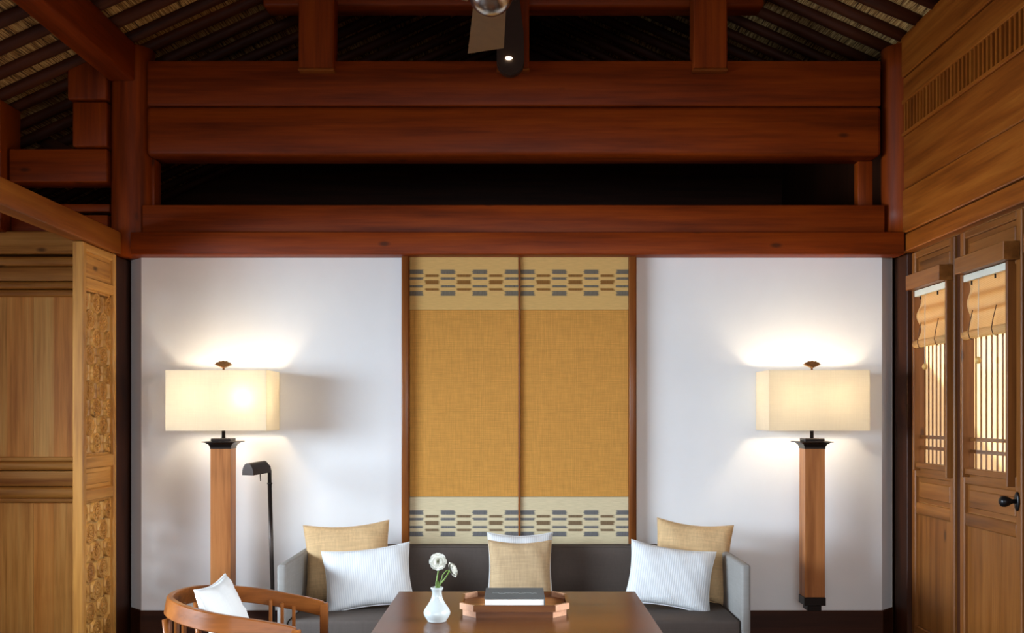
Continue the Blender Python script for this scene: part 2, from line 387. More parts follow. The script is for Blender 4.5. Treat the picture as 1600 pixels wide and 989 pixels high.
tag(box('wall_loft', (2.62, 2.76), (6.63, 9.5), (0, 4.1), 'dark', bev=0), 'dark side wall of the loft behind the roof beams', 'wall', kind='structure')
# lower right wall near the camera: opening for daylight, solid elsewhere
tag(multi('wall_right_lower', [((2.62, 2.76), (-2.2, .6), (0, 2.69)), ((2.62, 2.76), (.6, 4.2), (0, 1.22)), ((2.62, 2.76), (.6, 4.2), (2.5, 2.69)), ((2.62, 2.76), (4.2, 4.235), (0, 2.69))], wood('wall', 1), kind='structure'),
    'timber wall below the planks beyond the glazed doors', 'wall')
tag(box('trim_4', (2.60, 2.67), (6.40, 6.61), (0, 2.688), 'dark', kind='structure'), 'dark corner post between the white wall and the first door', 'post')
tag(box('trim_5', (-2.76, -2.672), (6.40, 6.74), (0, 2.668), 'dark', kind='structure'), 'dark corner post between lattice screen and white wall', 'post')
window(3, .6, 4.2, 1.22, 2.5, 1, 2.70, 'mullioned window standing in for more glazed doors to let daylight in')  # unseen opening added for daylight in place of further doors

def door(n, ya, yb, fa, fb, pa, pb, lab, knob=False):
    """leaf from ya (far) to yb (near); projecting glazing frame fa..fb; pelmet pa..pb"""
    d = thing('door_%d' % n, lab, 'door', (2.66, (ya+yb)/2, 0), kind='structure')
    X0, X1 = 2.64, 2.662
    st = .055
    box('stile', (X0-.012, X1), (ya-st, ya), (.02, 2.685), 'door', d, .006); box('stile', (X0-.012, X1), (yb, yb+st), (.02, 2.685), 'door', d, .006)
    i0, i1 = yb+st, ya-st
    for (a, c, nm) in ((.02, .22, 'bottom_rail'), (.955, 1.035, 'middle_rail'), (1.20, 1.285, 'lock_rail'), (2.40, 2.50, 'upper_rail'), (2.64, 2.685, 'top_rail')):
        box(nm, (X0-.010, X1), (i0, i1), (a, c), 'door', d, .02 if nm in ('middle_rail', 'lock_rail') else .006, 3 if nm in ('middle_rail', 'lock_rail') else 1)
    # big lower panel made of boards
    nb = 3
    for k in range(nb):
        w_ = (i1-i0)/nb; box('panel_board', (X0+.010, X1-.003), (i0+k*w_, i0+(k+1)*w_-.0005), (.22, .955), wood('door', 2), d, 0)
    for (a, c) in ((1.035, 1.20), (2.50, 2.64)):
        p = box('small_panel', (X0+.012, X1-.003), (i0, i1), (a, c), 'door', d, 0)
        box('raised_field', (X0+.002, X0+.0125), (i0+.035, i1-.035), (a+.03, c-.03), 'door', p, .006)
    # projecting glazing frame
    FX = 2.588
    box('glazing_jamb', (FX, X0+.02), (fa-.02, fa), (1.245, 2.42), 'door', d, .003)
    box('glazing_jamb', (FX, X0+.02), (fb, fb+.02), (1.225, 2.42), 'door', d, .003)
    box('glazing_sill', (FX+.012, X0+.02), (fb+.02, fa-.02), (1.262, 1.298), 'door', d, .004)
    pel = box('pelmet_box', (2.54, X0-.012), (pb, pa), (2.42, 2.515), 'door', d, .003)
    g0, g1 = fb+.02, fa-.02
    box('glass', (X0-.012, X0-.009), (g0, g1), (1.298, 2.41), 'glass', d, 0)
    nbar = 8; bw = (g1-g0)/nbar
    for k in range(1, nbar):
        yy = g0+k*bw; box('glazing_bar', (X0-.005, X0+.001), (yy-.006, yy+.006), (1.298, 2.41), 'door', d, 0)
    for zc in (1.395, 1.465): box('cross_bar', (X0-.007, X0+.004), (g0, g1), (zc-.011, zc+.011), 'door', d, .002)
    if knob:
        yk = yb+.03
        pl = link('lock_plate', to_me(lathe([(.002, -.005), (.026, -.005), (.03, 0), (.026, .006), (.002, .006)], 20), 'lock_plate', True), M['black_metal'], d, (X0-.018, yk, 1.152))
        pl.rotation_euler = (0, -PI/2, 0); pl.scale = (1.75, .72, 1)
        kn = link('knob', to_me(lathe([(.012, 0), (.012, .02), (.016, .03), (.025, .045), (.03, .062), (.027, .078), (.014, .088), (.002, .09)], 20), 'knob', True), M['black_metal'], pl, (X0-.022, yk, 1.152))
        kn.rotation_euler = (0, 0, 0)
        kn.location = (0, 0, .004); kn.scale = (1/1.75, 1/.72, 1)
    # bamboo blind hanging in the frame
    return d
doors = [(1, 6.395, 5.775, 6.286, 5.79, 6.277, 5.786), (2, 5.70, 5.005, 5.60, 5.07, 5.578, 5.015), (3, 4.94, 4.245, 4.84, 4.31, 4.82, 4.25)]
labs = ['wooden glazed door nearest the white back wall, without knob', 'wooden glazed door with a black knob', 'wooden glazed door cut by the right edge of the photo']
for dd, lb in zip(doors, labs): door(*dd, lb, dd[0] == 2)
for k, (a, c) in enumerate(((5.775, 5.70), (5.005, 4.94))):
    tag(box('trim_%d' % (k+1), (2.645, 2.666), (c+.001, a-.001), (0, 2.688), 'dark', kind='structure'), ['dark recessed post between the knobless door and the knob door', 'dark recessed post between the knob door and the door at the photo edge'][k], 'post')
def blind(dd, lab, skew):
    n, ya, yb, fa, fb, pa, pb = dd
    y0, y1 = fb+.024, fa-.024; cx = 2.606
    B = thing('bamboo_blind', lab, 'blind', (cx, (y0+y1)/2, 2.0), 'bamboo blinds on the glazed doors')
    box('head_rail', (cx-.014, cx+.014), (y0, y1), (2.376, 2.416), 'rail_white', B, .002)
    bm = bmesh.new(); NY, NZ = 10, 26; g = []
    for j in range(NZ+1):
        f = j/NZ; z = 2.376-f*.30; row = []
        for i in range(NY+1):
            h = i/NY; inset = .03+.018*math.sin(f*9+1)*skew
            y = y0+.004 + (y1-inset-y0-.004)*h
            row.append(bm.verts.new((cx+.010*math.sin(f*11)*.8+.003*math.sin(h*7), y, z-2.2)))
        g.append(row)
    for j in range(NZ):
        for i in range(NY): bm.faces.new((g[j][i], g[j][i+1], g[j+1][i+1], g[j+1][i]))
    bmesh.ops.solidify(bm, geom=bm.faces[:], thickness=.0015)
    link('blind_sheet', to_me(bm, 'blind_sheet', True), M['bamboo'], B, (0, 0, 2.2))
    for zb_ in (2.292, 2.205): box('fold_band', (cx+.012, cx+.0135), (y0+.01, y1-.05), (zb_-.013, zb_+.013), 'bamboo', B, 0)
    tube_o('bottom_roll', [(cx-.004, y0+.002, 2.068), (cx-.004, (y0+y1)/2, 2.070), (cx-.004, y1-.002, 2.066)], .026, M['bamboo'], B, 12)
    for f in (.22, .78):
        yy = y0+(y1-y0)*f
        tube_o('clip', [(cx-.016, yy, 2.37), (cx-.016, yy, 2.348)], .005, M['bronze'], B, 6)
        tube_o('loop_cord', [(cx-.02, yy-.02, 2.20), (cx-.028, yy, 2.13), (cx-.033, yy+.008, 2.075), (cx-.028, yy, 2.043), (cx-.012, yy-.006, 2.036)], .0025, M['cord'], B, 6)
    yy = y0+(y1-y0)*.55
    tube_o('pull_cord', [(cx-.03, yy, 2.37), (cx-.032, yy, 2.1), (cx-.032, yy, 1.93)], .0018, M['rail_white'], B, 6)
    link('toggle', to_me(lathe([(.002, -.02), (.012, -.016), (.017, 0), (.012, .014), (.004, .02)], 14), 'toggle', True), M['toggle'], B, (cx-.032, yy, 1.912))
bl = ['half-drawn bamboo blind on the knobless door nearest the white wall', 'half-drawn bamboo blind on the door with the black knob', 'bamboo blind on the door cut by the right photo edge']
for dd, lb, sk in zip(doors, bl, (1.0, .3, .3)): blind(dd, lb, sk)

# ------------------------------------------------------------------ columns, beams
def column(name, x, y, r, z0, z1, lab):
    pts = [(x, y, z0+(z1-z0)*i/8) for i in range(9)]
    rad = [r*(1+.012*math.sin(i*2.1+x)) for i in range(9)]
    tag(tube_o(name, pts, r, wood('beam', 2), n=28, radii=rad), lab, 'column')
column('round_column', -2.61, 6.53, .138, 2.672, 4.08, 'thick round timber column left of the big beams')
column('round_column', 2.60, 6.50, .128, 2.825, 4.08, 'round timber column half sunk in the right wall')
def beam(name, x, y, z, lab, kind='beam', bev=.012, cat='beam'):
    return tag(box(name, x, y, z, kind, None, bev, 2), lab, cat)
beam('tie_beam', (-2.557, 2.56), (6.345, 6.49), (2.669, 2.817), 'slim front tie beam directly over the white wall', bev=.006)
beam('tie_beam', (-2.508, 2.46), (6.42, 6.58), (2.82, 3.012), 'dark second beam lying on the slim tie beam', bev=.006)
beam('cross_beam', (-2.482, 2.44), (6.42, 6.66), (3.342, 3.674), 'lower of the two massive stacked cross beams', bev=.03)
beam('cross_beam', (-2.482, 2.44), (6.43, 6.66), (3.677, 3.984), 'upper massive cross beam carrying three posts', bev=.014)
beam('upper_beam', (-1.73, 1.68), (6.52, 6.70), (4.385, 4.60), 'short high beam behind the three posts', bev=.02)
for (a, c, lb) in ((-1.45, -1.217, 'left short roof post standing on the upper cross beam'), (-.134, .08, 'middle short roof post behind the fan and spotlight'), (1.17, 1.395, 'right short roof post standing on the upper cross beam')):
    p = thing('roof_post', lb, 'post', ((a+c)/2, 6.4, 3.89), 'short roof posts')
    box('shaft', (a, c), (6.365, 6.515), (3.905, 4.62 if abs(a) > .5 else 5.0), 'beam', p, .008)
    box('foot_strip', (a-.002, c+.002), (6.36, 6.425), (3.892, 3.905), 'wall', p, .002)
beam('gap_board', (2.33, 2.43), (6.56, 6.64), (3.012, 3.342), 'narrow upright board at the right end of the dark gap', cat='board', bev=.004)
beam('gap_board', (-2.50, -2.455), (6.50, 6.62), (3.012, 3.342), 'narrow upright board beside the left round column', cat='board', bev=.004)
beam('eave_beam', (-2.72, -2.545), (-2.19, 6.40), (3.83, 4.085), 'heavy roof beam running toward the left round column', bev=.015)
beam('lintel_beam', (-2.735, -2.629), (-2.19, 6.375), (2.676, 2.82), 'long side lintel beam above the carved lattice screen', kind='wall', bev=.005)
# aisle framing, left of the column
beam('aisle_beam', (-3.40, -2.745), (6.42, 6.60), (3.165, 3.388), 'short dark aisle beam left of the round column', bev=.01)
beam('beam_end', (-3.0, -2.74), (6.40, 6.60), (3.712, 4.0), 'upper square beam end left of the round column', bev=.012)
beam('beam_end', (-2.972, -2.74), (6.41, 6.60), (3.40, 3.70), 'lower square beam end left of the round column', bev=.012)
beam('aisle_post', (-3.56, -3.42), (6.36, 6.62), (2.83, 3.70), 'dark aisle post at the left edge of the photo', cat='post', bev=.01)
beam('aisle_rail', (-3.41, -2.76), (6.5, 6.58), (2.985, 3.035), 'thin upper rail in the dark aisle gap', bev=.004)
beam('aisle_rail', (-3.41, -2.76), (6.47, 6.58), (2.835, 2.955), 'lower rail resting on the aisle wall head', bev=.004)
o = beam('slant_brace', (-.5, .5), (7.3, 7.36), (-.045, .045), 'faint slanted brace in the dark left loft', kind='dark', bev=.004)
o.location = (-3.45, 7.33, 3.62); o.rotation_euler = (0, math.radians(27), 0)
# aisle back wall: moulded panelling
wa = thing('wall_aisle', 'golden panelled wall with thick mouldings behind the lattice screen', 'wall', (-3.66, 6.5, 0), kind='structure')
XA, XB = -4.6, -2.69
zz = lambda v: 1.6+(650-v)*6.45/1500
box('head_beam', (XA, XB), (6.43, 6.6), (zz(397), zz(362)), 'panel', wa, .006)
def mould(name, va, vb, y, r=.012):
    box(name, (XA, XB), (y, 6.6), (zz(vb), zz(va)), 'panel', wa, r, 3)
mould('moulding', 401, 416, 6.435, .02); mould('moulding', 417, 439, 6.455, .006); mould('moulding', 440, 451, 6.44, .018); mould('moulding', 452, 463, 6.46, .012)
mould('moulding', 714, 721, 6.455, .01); mould('moulding', 721, 735, 6.435, .022); mould('moulding', 736, 760, 6.462, .006); mould('moulding', 761, 779, 6.435, .025); mould('moulding', 779, 786, 6.465, .008)
xs = [XA, -4.35, -4.1, -3.9, -3.66, -3.45, -3.27, -3.135, -2.99, -2.86, XB]
for (va, vb, nm) in ((463, 714, 0), (786, 1021, 1)):
    for i in range(len(xs)-1):
        box('board', (xs[i], xs[i+1]-.0006), (6.492+random.uniform(0, .002), 6.6), (max(0, zz(vb)), zz(va)), wood('board', 2), wa, 0)

# ------------------------------------------------------------------ carved lattice screen
SX0, SX1, SYN, SYF = -2.727, -2.66, 5.885, 6.372
sc = thing('lattice_screen', 'carved wooden lattice screen left of the white wall', 'screen', (-2.69, 6.13, 0))
box('stile', (SX0, SX1), (SYN, SYN+.046), (0, 2.674), 'panel', sc, .006)
box('stile', (SX0, SX1), (SYF-.035, SYF), (0, 2.674), 'panel', sc, .006)
yi0, yi1 = SYN+.046, SYF-.035
for (a, c) in ((2.625, 2.674), (2.395, 2.465), (1.27, 1.352), (1.068, 1.145), (.0, .16)):
    box('rail', (SX0+.004, SX1-.003), (yi0, yi1), (a, c), 'panel', sc, .008)
for (a, c) in ((2.465, 2.625), (1.145, 1.27)):
    p = box('small_panel', (SX0+.02, SX1-.022), (yi0, yi1), (a, c), 'panel', sc, 0)
    box('raised_field', (SX1-.024, SX1-.014), (yi0+.03, yi1-.03), (a+.025, c-.025), 'panel', p, .005)
R = .064
def medallion_mesh():
    bm = bmesh.new(); n = 18
    def ring(r0, r1, x0, x1):
        P = []
        for i in range(n):
            a = 2*PI*i/n; ca, sa = math.cos(a), math.sin(a)
            P.append([bm.verts.new((x, r*ca, r*sa)) for (x, r) in ((x0, r0), (x1, r0), (x1, r1), (x0, r1))])
        for i in range(n):
            A, B = P[i], P[(i+1) % n]
            for k in range(4): bm.faces.new((A[k], A[(k+1) % 4], B[(k+1) % 4], B[k]))
    ring(R*.80, R, -.010, .012); ring(R*.26, R*.42, -.006, .015)
    for k in range(8):
        a = PI/4*k; c, s_ = math.cos(a), math.sin(a); w_ = .0055 if k % 2 == 0 else .004
        q = []
        for x in (-.006, .010):
            for (r, d) in ((R*.38, -w_), (R*.84, -w_), (R*.84, w_), (R*.38, w_)):
                q.append(bm.verts.new((x, r*c-d*s_, r*s_+d*c)))
        for f in ((0,1,2,3), (4,7,6,5), (0,4,5,1), (1,5,6,2), (2,6,7,3), (3,7,4,0)): bm.faces.new([q[i] for i in f])
        # carved leaf bead between the spokes
        a2 = a+PI/8; cy, cz = R*.62*math.cos(a2), R*.62*math.sin(a2)
        bmesh.ops.create_icosphere(bm, subdivisions=1, radius=.0095, matrix=Matrix.Translation((.006, cy, cz)))
    bmesh.ops.create_icosphere(bm, subdivisions=1, radius=R*.27, matrix=Matrix.Translation((.006, 0, 0)))
    return to_me(bm, 'medallion')
med = medallion_mesh()
def half_clip(me, side):
    bm = bmesh.new(); bm.from_mesh(me)
    bmesh.ops.bisect_plane(bm, geom=bm.verts[:]+bm.edges[:]+bm.faces[:], plane_co=(0, 0, 0), plane_no=(0, side, 0), clear_outer=True)
    return to_me(bm, 'medallion')
medh = {1: half_clip(med, 1), -1: half_clip(med, -1)}
bm = bmesh.new(); add_box(bm, (-.008, .010), (-.007, .007), (-.052, .052)); linkbar = to_me(bm, 'link_bar')
bm = bmesh.new(); add_box(bm, (-.007, .004), (-.03, .03), (-.0045, .0045)); crossbar = to_me(bm, 'cross_bar')
def lattice(z0, z1):
    bm = bmesh.new(); xc = SX1-.036
    for b_ in (((-.014, .014), (yi0, yi0+.012), (z0, z1)), ((-.014, .014), (yi1-.012, yi1), (z0, z1)), ((-.014, .014), (yi0, yi1), (z0, z0+.012)), ((-.014, .014), (yi0, yi1), (z1-.012, z1))):
        add_box(bm, (b_[0][0], b_[0][1]), (b_[1][0]-6.13, b_[1][1]-6.13), (b_[2][0]-z0, b_[2][1]-z0))
    L = link('lattice_panel', to_me(bm, 'lattice_panel'), wood('panel', 2), sc, (xc, 6.13, z0))
    wdt = (yi1-yi0-.024); cols = 4; dy = wdt/cols; ystart = yi0+.012
    nr = round((z1-z0-.024-2*R)/.235); pz = (z1-z0-.024-2*R)/nr
    for c in range(cols+1):
        y = ystart+c*dy; off = 0 if c % 2 == 0 else pz/2
        k = 0; z = z0+.012+R+off-pz
        while z < z1+.1:
            lo, hi = z0+.012, z1-.012
            if lo+R*.9 < z < hi-R*.9:
                mesh = med if 0 < c < cols else medh[-1 if c == 0 else 1]
                link('medallion', mesh, wood('panel', 2), L, (xc, y, z))
            zb = z+pz/2
            if lo+.052 < zb < hi-.052 and 0 < c < cols: link('link_bar', linkbar, wood('panel', 2), L, (xc, y, zb))
            z += pz
    nb = int((z1-z0)/(pz/2))+1
    for c in range(cols):
        for i in range(1, nb):
            z = z0+.012+R+(i-1)*pz/2
            if z < z1-.02: link('cross_bar', crossbar, wood('panel', 1), L, (xc-.004, ystart+(c+.5)*dy, z))
lattice(1.352, 2.395); lattice(.16, 1.068)

# ------------------------------------------------------------------ textile panel on the wall
tp = thing('textile_wall_panel', 'tall golden woven textile panel with patterned bands behind the sofa', 'wall hanging', (0, 6.47, .64))
pxm = 6.47/1500
X = lambda u: (u-808)*pxm
ZV = lambda v: 1.6+(650-v)*pxm
for (a, c) in ((628.5, 640), (982, 993.5)):
    box('frame_stile', (X(a), X(c)), (6.425, 6.498), (.62, 2.69), 'chair', tp, .008, 2)
box('frame_mullion', (X(810), X(813)), (6.452, 6.498), (.62, 2.675), 'chair', tp, .003)
box('frame_head', (X(640), X(982)), (6.458, 6.498), (2.672, 2.688), 'wall', tp, .002)
for (a, c, xb, nm) in ((640.3, 809.8, 725.0, 'l'), (813.2, 981.7, 899.0, 'r')):
    xa, xc = X(a), X(c)
    pan = box('woven_panel', (xa, xc), (6.474, 6.497), (ZV(776), ZV(484.5)), 'hanging', tp, .001)
    for (va, vb, g, bl_, br_) in ((400.5, 484, (222, 180, 112), (112, 108, 100), (140, 92, 40)), (776.5, 860, (224, 208, 170), (104, 106, 114), (124, 98, 70))):
        cxm = (xa+xc)/2
        box('ikat_band', (xa, xc), (6.470, 6.497), (ZV(vb), ZV(va)), ikat('ikat_%s_%d' % (nm, va), g, bl_, br_, X(xb)-cxm), pan, .001)

# ------------------------------------------------------------------ sofa
SXL, SXR = -1.374, 1.337
sf = thing('sofa', 'long low grey sofa with thin light arms against the wall', 'sofa', (-.02, 5.95, 0))
box('arm', (SXL, SXL+.052), (5.49, 6.41), (.06, .748), 'sofa_arm', sf, .014, 3); box('arm', (SXR-.052, SXR), (5.49, 6.41), (.06, .748), 'sofa_arm', sf, .014, 3)
bm = bmesh.new(); P = [(6.20, .40), (6.30, .748), (6.41, .748), (6.41, .06), (6.24, .06)]
h = (SXR-SXL-.108)/2
A = [bm.verts.new((-h, y-6.3, z-.4)) for y, z in P]; B = [bm.verts.new((h, y-6.3, z-.4)) for y, z in P]
bm.faces.new(A); bm.faces.new(B)
for i in range(5): bm.faces.new((A[i], A[(i+1) % 5], B[(i+1) % 5], B[i]))
bmesh.ops.bevel(bm, geom=bm.edges[:], offset=.012, segments=2, affect='EDGES')
link('backrest', to_me(bm, 'backrest'), M['sofa'], sf, ((SXL+SXR)/2, 6.3, .4))
box('seat_base', (SXL+.054, SXR-.054), (5.53, 6.235), (.06, .24), 'sofa', sf, .01)
box('seat_cushion', (SXL+.056, SXR-.056), (5.50, 6.215), (.242, .43), 'sofa', sf, .022, 3)
for x in (SXL+.12, SXR-.12):
    for y in (5.58, 6.33): box('foot', (x-.03, x+.03), (y-.03, y+.03), (0, .06), 'dark', sf, .003)

# ------------------------------------------------------------------ cushions
def cushion(name, label, group, w_, h_, t_, mat, loc, rot, pipe=None, rw=None, seed=0):
    """local: x width, z height (base at z=0), y thickness"""
    rnd = random.Random(seed); bm = bmesh.new(); N = 18; top = []; bot = []
    ph = [rnd.uniform(0, 6) for _ in range(6)]
    def outline(u, v):
        x = w_/2*u*(1-.085*(1-v*v)*abs(u)**3); z = h_/2*v*(1-.12*(1-u*u)*abs(v)**3)
        return x, z
    for side in (1, -1):
        g = []
        for j in range(N+1):
            row = []
            for i in range(N+1):
                u = math.sin((-1+2*i/N)*PI/2*.96)/math.sin(PI/2*.96); v = math.sin((-1+2*j/N)*PI/2*.96)/math.sin(PI/2*.96)
                x, z = outline(u, v)
                e = max(0, (1-abs(u)**2.6))*max(0, (1-abs(v)**2.6))
                th = t_/2*e**.42
                wr_ = .006*math.sin(9*u+ph[0]+4*v)*(1-e)*4*e + .004*math.sin(14*v+ph[1]-6*u)*(1-e)*4*e
                row.append(bm.verts.new((x, side*(th+wr_*.8), z+h_/2)))
            g.append(row)
        for j in range(N):
            for i in range(N): bm.faces.new((g[j][i], g[j][i+1], g[j+1][i+1], g[j+1][i]))
    bmesh.ops.remove_doubles(bm, verts=bm.verts[:], dist=.0008)
    o = link(name, to_me(bm, name, True), mat, None, loc); tag(o, label, 'cushion', group)
    o.rotation_euler = rot
    if pipe is not None:
        pts = []
        for (f, axis) in (('b', 0), ('r', 1), ('t', 0), ('l', 1)):
            for k in range(12):
                q = -1+2*k/12
                u, v = {'b': (q, -1), 'r': (1, q), 't': (-q, 1), 'l': (-1, -q)}[f]
                x, z = outline(u, v); pts.append(Vector((x, 0, z+h_/2)))
        me = to_me(tube(pts, .0052, 6, closed=True), 'piping', True)
        p = bpy.data.objects.new('piping', me); COL.objects.link(p); me.materials.append(pipe); p.parent = o
    return o
rd = math.radians
cushion('cushion', 'large tan cushion behind the white one at the left sofa arm', 'tan sofa cushions', .54, .50, .16, M['tan'], (-1.055, 6.03, .43), (rd(-13), rd(-3), rd(6)), M['tan'], seed=1)
cushion('cushion', 'white striped lumbar cushion at the left end of the sofa', 'white striped cushions', .54, .385, .15, M['white_stripe'], (-.885, 5.80, .432), (rd(-20), rd(-5.5), rd(7)), M['white_cotton'], seed=2)
cushion('cushion', 'white square cushion behind the small oat cushion mid sofa', 'white striped cushions', .42, .43, .14, M['white_stripe'], (.018, 6.10, .43), (rd(-14), 0, 0), M['white_cotton'], seed=3)
cushion('cushion', 'small oat linen cushion in the middle of the sofa', 'tan sofa cushions', .40, .40, .13, M['tan_mid'], (.018, 5.97, .43), (rd(-17), 0, 0), M['tan_mid'], seed=4)
cushion('cushion', 'large tan cushion at the right sofa arm behind the white one', 'tan sofa cushions', .48, .51, .16, M['tan'], (1.08, 6.03, .43), (rd(-13), rd(5), rd(-8)), M['tan'], seed=5)
cushion('cushion', 'white striped lumbar cushion at the right end of the sofa', 'white striped cushions', .52, .39, .15, M['white_stripe'], (.90, 5.80, .435), (rd(-20), rd(7.5), rd(-8)), M['white_cotton'], seed=6)

# ------------------------------------------------------------------ table and what stands on it
TX0, TX1, TY0, TY1, TZ = -.622, .62, 3.80, 5.036, .68
tb = thing('dining_table', 'square brown wooden table in front of the sofa', 'table', (0, 4.42, 0))
box('table_top', (TX0, TX1), (TY0, TY1), (TZ-.035, TZ), wood('table', 0), tb, .004)
for (x, y, nm) in (((TX0+.1, TX1-.1), (TY0+.06, TY0+.085), 0), ((TX0+.1, TX1-.1), (TY1-.085, TY1-.06), 0), ((TX0+.06, TX0+.085), (TY0+.1, TY1-.1), 1), ((TX1-.085, TX1-.06), (TY0+.1, TY1-.1), 1)):
    box('apron', x, y, (TZ-.12, TZ-.035), 'table', tb, .003)
for x in (TX0+.04, TX1-.10):
    for y in (TY0+.04, TY1-.10): box('leg', (x, x+.06), (y, y+.06), (0, TZ-.035), 'table', tb, .004)
# tray
tr_ = thing('serving_tray', 'octagonal two-tier wooden tray on the table', 'tray', (-.01, 4.55, TZ))
def octa(hw, hd, c, cx=-.012, cy=4.545):
    return [(cx-hw+c, cy-hd), (cx+hw-c, cy-hd), (cx+hw, cy-hd+c), (cx+hw, cy+hd-c), (cx+hw-c, cy+hd), (cx-hw+c, cy+hd), (cx-hw, cy+hd-c), (cx-hw, cy-hd+c)]
def tray_walls(hw, hd, c, z0, z1, th, nm):
    out = octa(hw, hd, c); inn = octa(hw-th, hd-th, c-th*.59)
    for i in range(8):
        j = (i+1) % 8
        mat = wood('table', 0) if i % 2 == 0 else M['tray_daylit']
        prism_o(nm, [out[i], out[j], inn[j], inn[i]], z0, z1, mat, tr_, 0)
tray_walls(.240, .168, .064, TZ, TZ+.030, .012, 'lower_wall')
prism_o('tray_floor', octa(.228, .156, .058), TZ+.002, TZ+.014, wood('chair', 0), tr_)
tray_walls(.253, .18, .066, TZ+.030, TZ+.058, .014, 'rim')
prism_o('upper_floor', octa(.242, .169, .06), TZ+.026, TZ+.034, wood('lamp', 0), tr_)
# book
bz = TZ+.0345; bk = thing('book', 'thick dark grey cloth book lying on the tray', 'book', (-.012, 4.56, bz))
BX, BY0, BY1 = .140, 4.425, 4.70
box('back_cover', (-.012-BX, -.012+BX), (BY0, BY1), (bz, bz+.003), 'cover', bk, .001)
box('pages', (-.012-BX+.004, -.012+BX-.004), (BY0+.004, BY1-.004), (bz+.003, bz+.041), 'page', bk, .001)
fc = box('front_cover', (-.012-BX, -.012+BX), (BY0, BY1), (bz+.041, bz+.045), 'cover', bk, .001)
box('spine', (-.012+BX-.004, -.012+BX), (BY0, BY1), (bz+.003, bz+.041), 'cover', bk, .001)
pts = [(-.012-.105+.21*i/40, 4.555+.012*math.sin(i*.55)*math.sin(i*.13+1)+.006*math.sin(i*1.7), bz+.0452) for i in range(41)]
tube_o('embossed_line', pts, .0010, M['silver_line'], fc, 5)
# vase and flowers
VX, VY = -.359, 4.30
vs = link('bud_vase', to_me(lathe([(.036, 0), (.043, .003), (.0435, .008), (.052, .018), (.0595, .034), (.060, .044), (.054, .058), (.042, .074), (.031, .092), (.0235, .110), (.0215, .126), (.0225, .139), (.0275, .146), (.028, .152), (.0255, .154), (.0195, .150), (.0185, .12), (.02, .10)], 40, True), 'bud_vase', True), M['ceramic'], None, (VX, VY, TZ))
tag(vs, 'small white glazed bud vase on the table', 'vase')
def petal_mesh(L, Wd, cup):
    bm = bmesh.new(); g = []
    for i in range(6):
        f = i/5; row = []
        for j in range(5):
            q = -1+j/2; ww = Wd*math.sin(PI*(.12+.80*f))**.7
            x = q*ww; zz_ = L*math.sin(f*cup)/cup; r = L*f - 0
            row.append(bm.verts.new((x, L*f*math.cos(f*cup*.6), .002+L*f*math.sin(f*cup*.6)+.12*x*x/Wd)))
        g.append(row)
    for i in range(5):
        for j in range(4): bm.faces.new((g[i][j], g[i][j+1], g[i+1][j+1], g[i+1][j]))
    bmesh.ops.solidify(bm, geom=bm.faces[:], thickness=.0008)
    return to_me(bm, 'petal', True)
pm = [petal_mesh(.040, .022, .35), petal_mesh(.034, .020, .8), petal_mesh(.024, .016, 1.3)]
def flower(lab, head, direc, stem_pts, sc_=1.0):
    F = thing('flower', lab, 'flower', (VX, VY, TZ+.152), 'white flowers in the bud vase')
    tube_o('stem', stem_pts, .0032, M['stem'], F, 8)
    q = Vector(direc).normalized().to_track_quat('Z', 'Y')
    ht = Vector(head)
    for ring_, (n, me) in enumerate(((8, pm[0]), (7, pm[1]), (6, pm[2]))):
        for k in range(n):
            o = link('petal', me, M['petal'], F, ht + q @ Vector((0, 0, .003*ring_)))
            o.rotation_euler = (q.to_matrix() @ Matrix.Rotation(2*PI*k/n+ring_*.4, 3, 'Z')).to_euler(); o.scale = (sc_,)*3
    e = link('flower_eye', to_me(lathe([(.001, 0), (.004, .001), (.005, .006), (.0035, .010), (.001, .011)], 12), 'flower_eye', True), M['flower_eye'], F, ht + q @ Vector((0, 0, .006)))
    e.rotation_euler = q.to_euler()
    c = link('calyx', to_me(lathe([(.003, -.012), (.008, -.006), (.012, 0), (.001, .002)], 10), 'calyx', True), M['stem'], F, ht)
    c.rotation_euler = q.to_euler()
    return F
H1 = (-.353, VY-.012, .950); H2 = (-.297, VY, .908)
fl1 = flower('round white flower facing the viewer on the straight stem', H1, (.02, -1, .12), [(VX-.004, VY, TZ+.12), (VX-.004, VY+.002, TZ+.17), (-.354, VY+.004, .90), (-.353, VY+.002, .945)])
fl2 = flower('white flower nodding to the right on the bent stem', H2, (.85, -.25, .42), [(VX+.004, VY, TZ+.12), (VX+.012, VY, TZ+.165), (-.325, VY, .87), (-.302, VY, .905)], .92)
tube_o('side_stem', [(VX+.002, VY+.006, TZ+.12), (VX+.016, VY+.006, TZ+.175), (-.333, VY+.006, .888), (-.318, VY+.004, .906), (-.303, VY+.004, .908)], .0026, M['stem'], fl2, 8)
lf = link('leaf', petal_mesh(.035, .008, .6), M['stem'], fl1, (VX+.006, VY-.012, TZ+.150)); lf.rotation_euler = (rd(60), 0, rd(10))

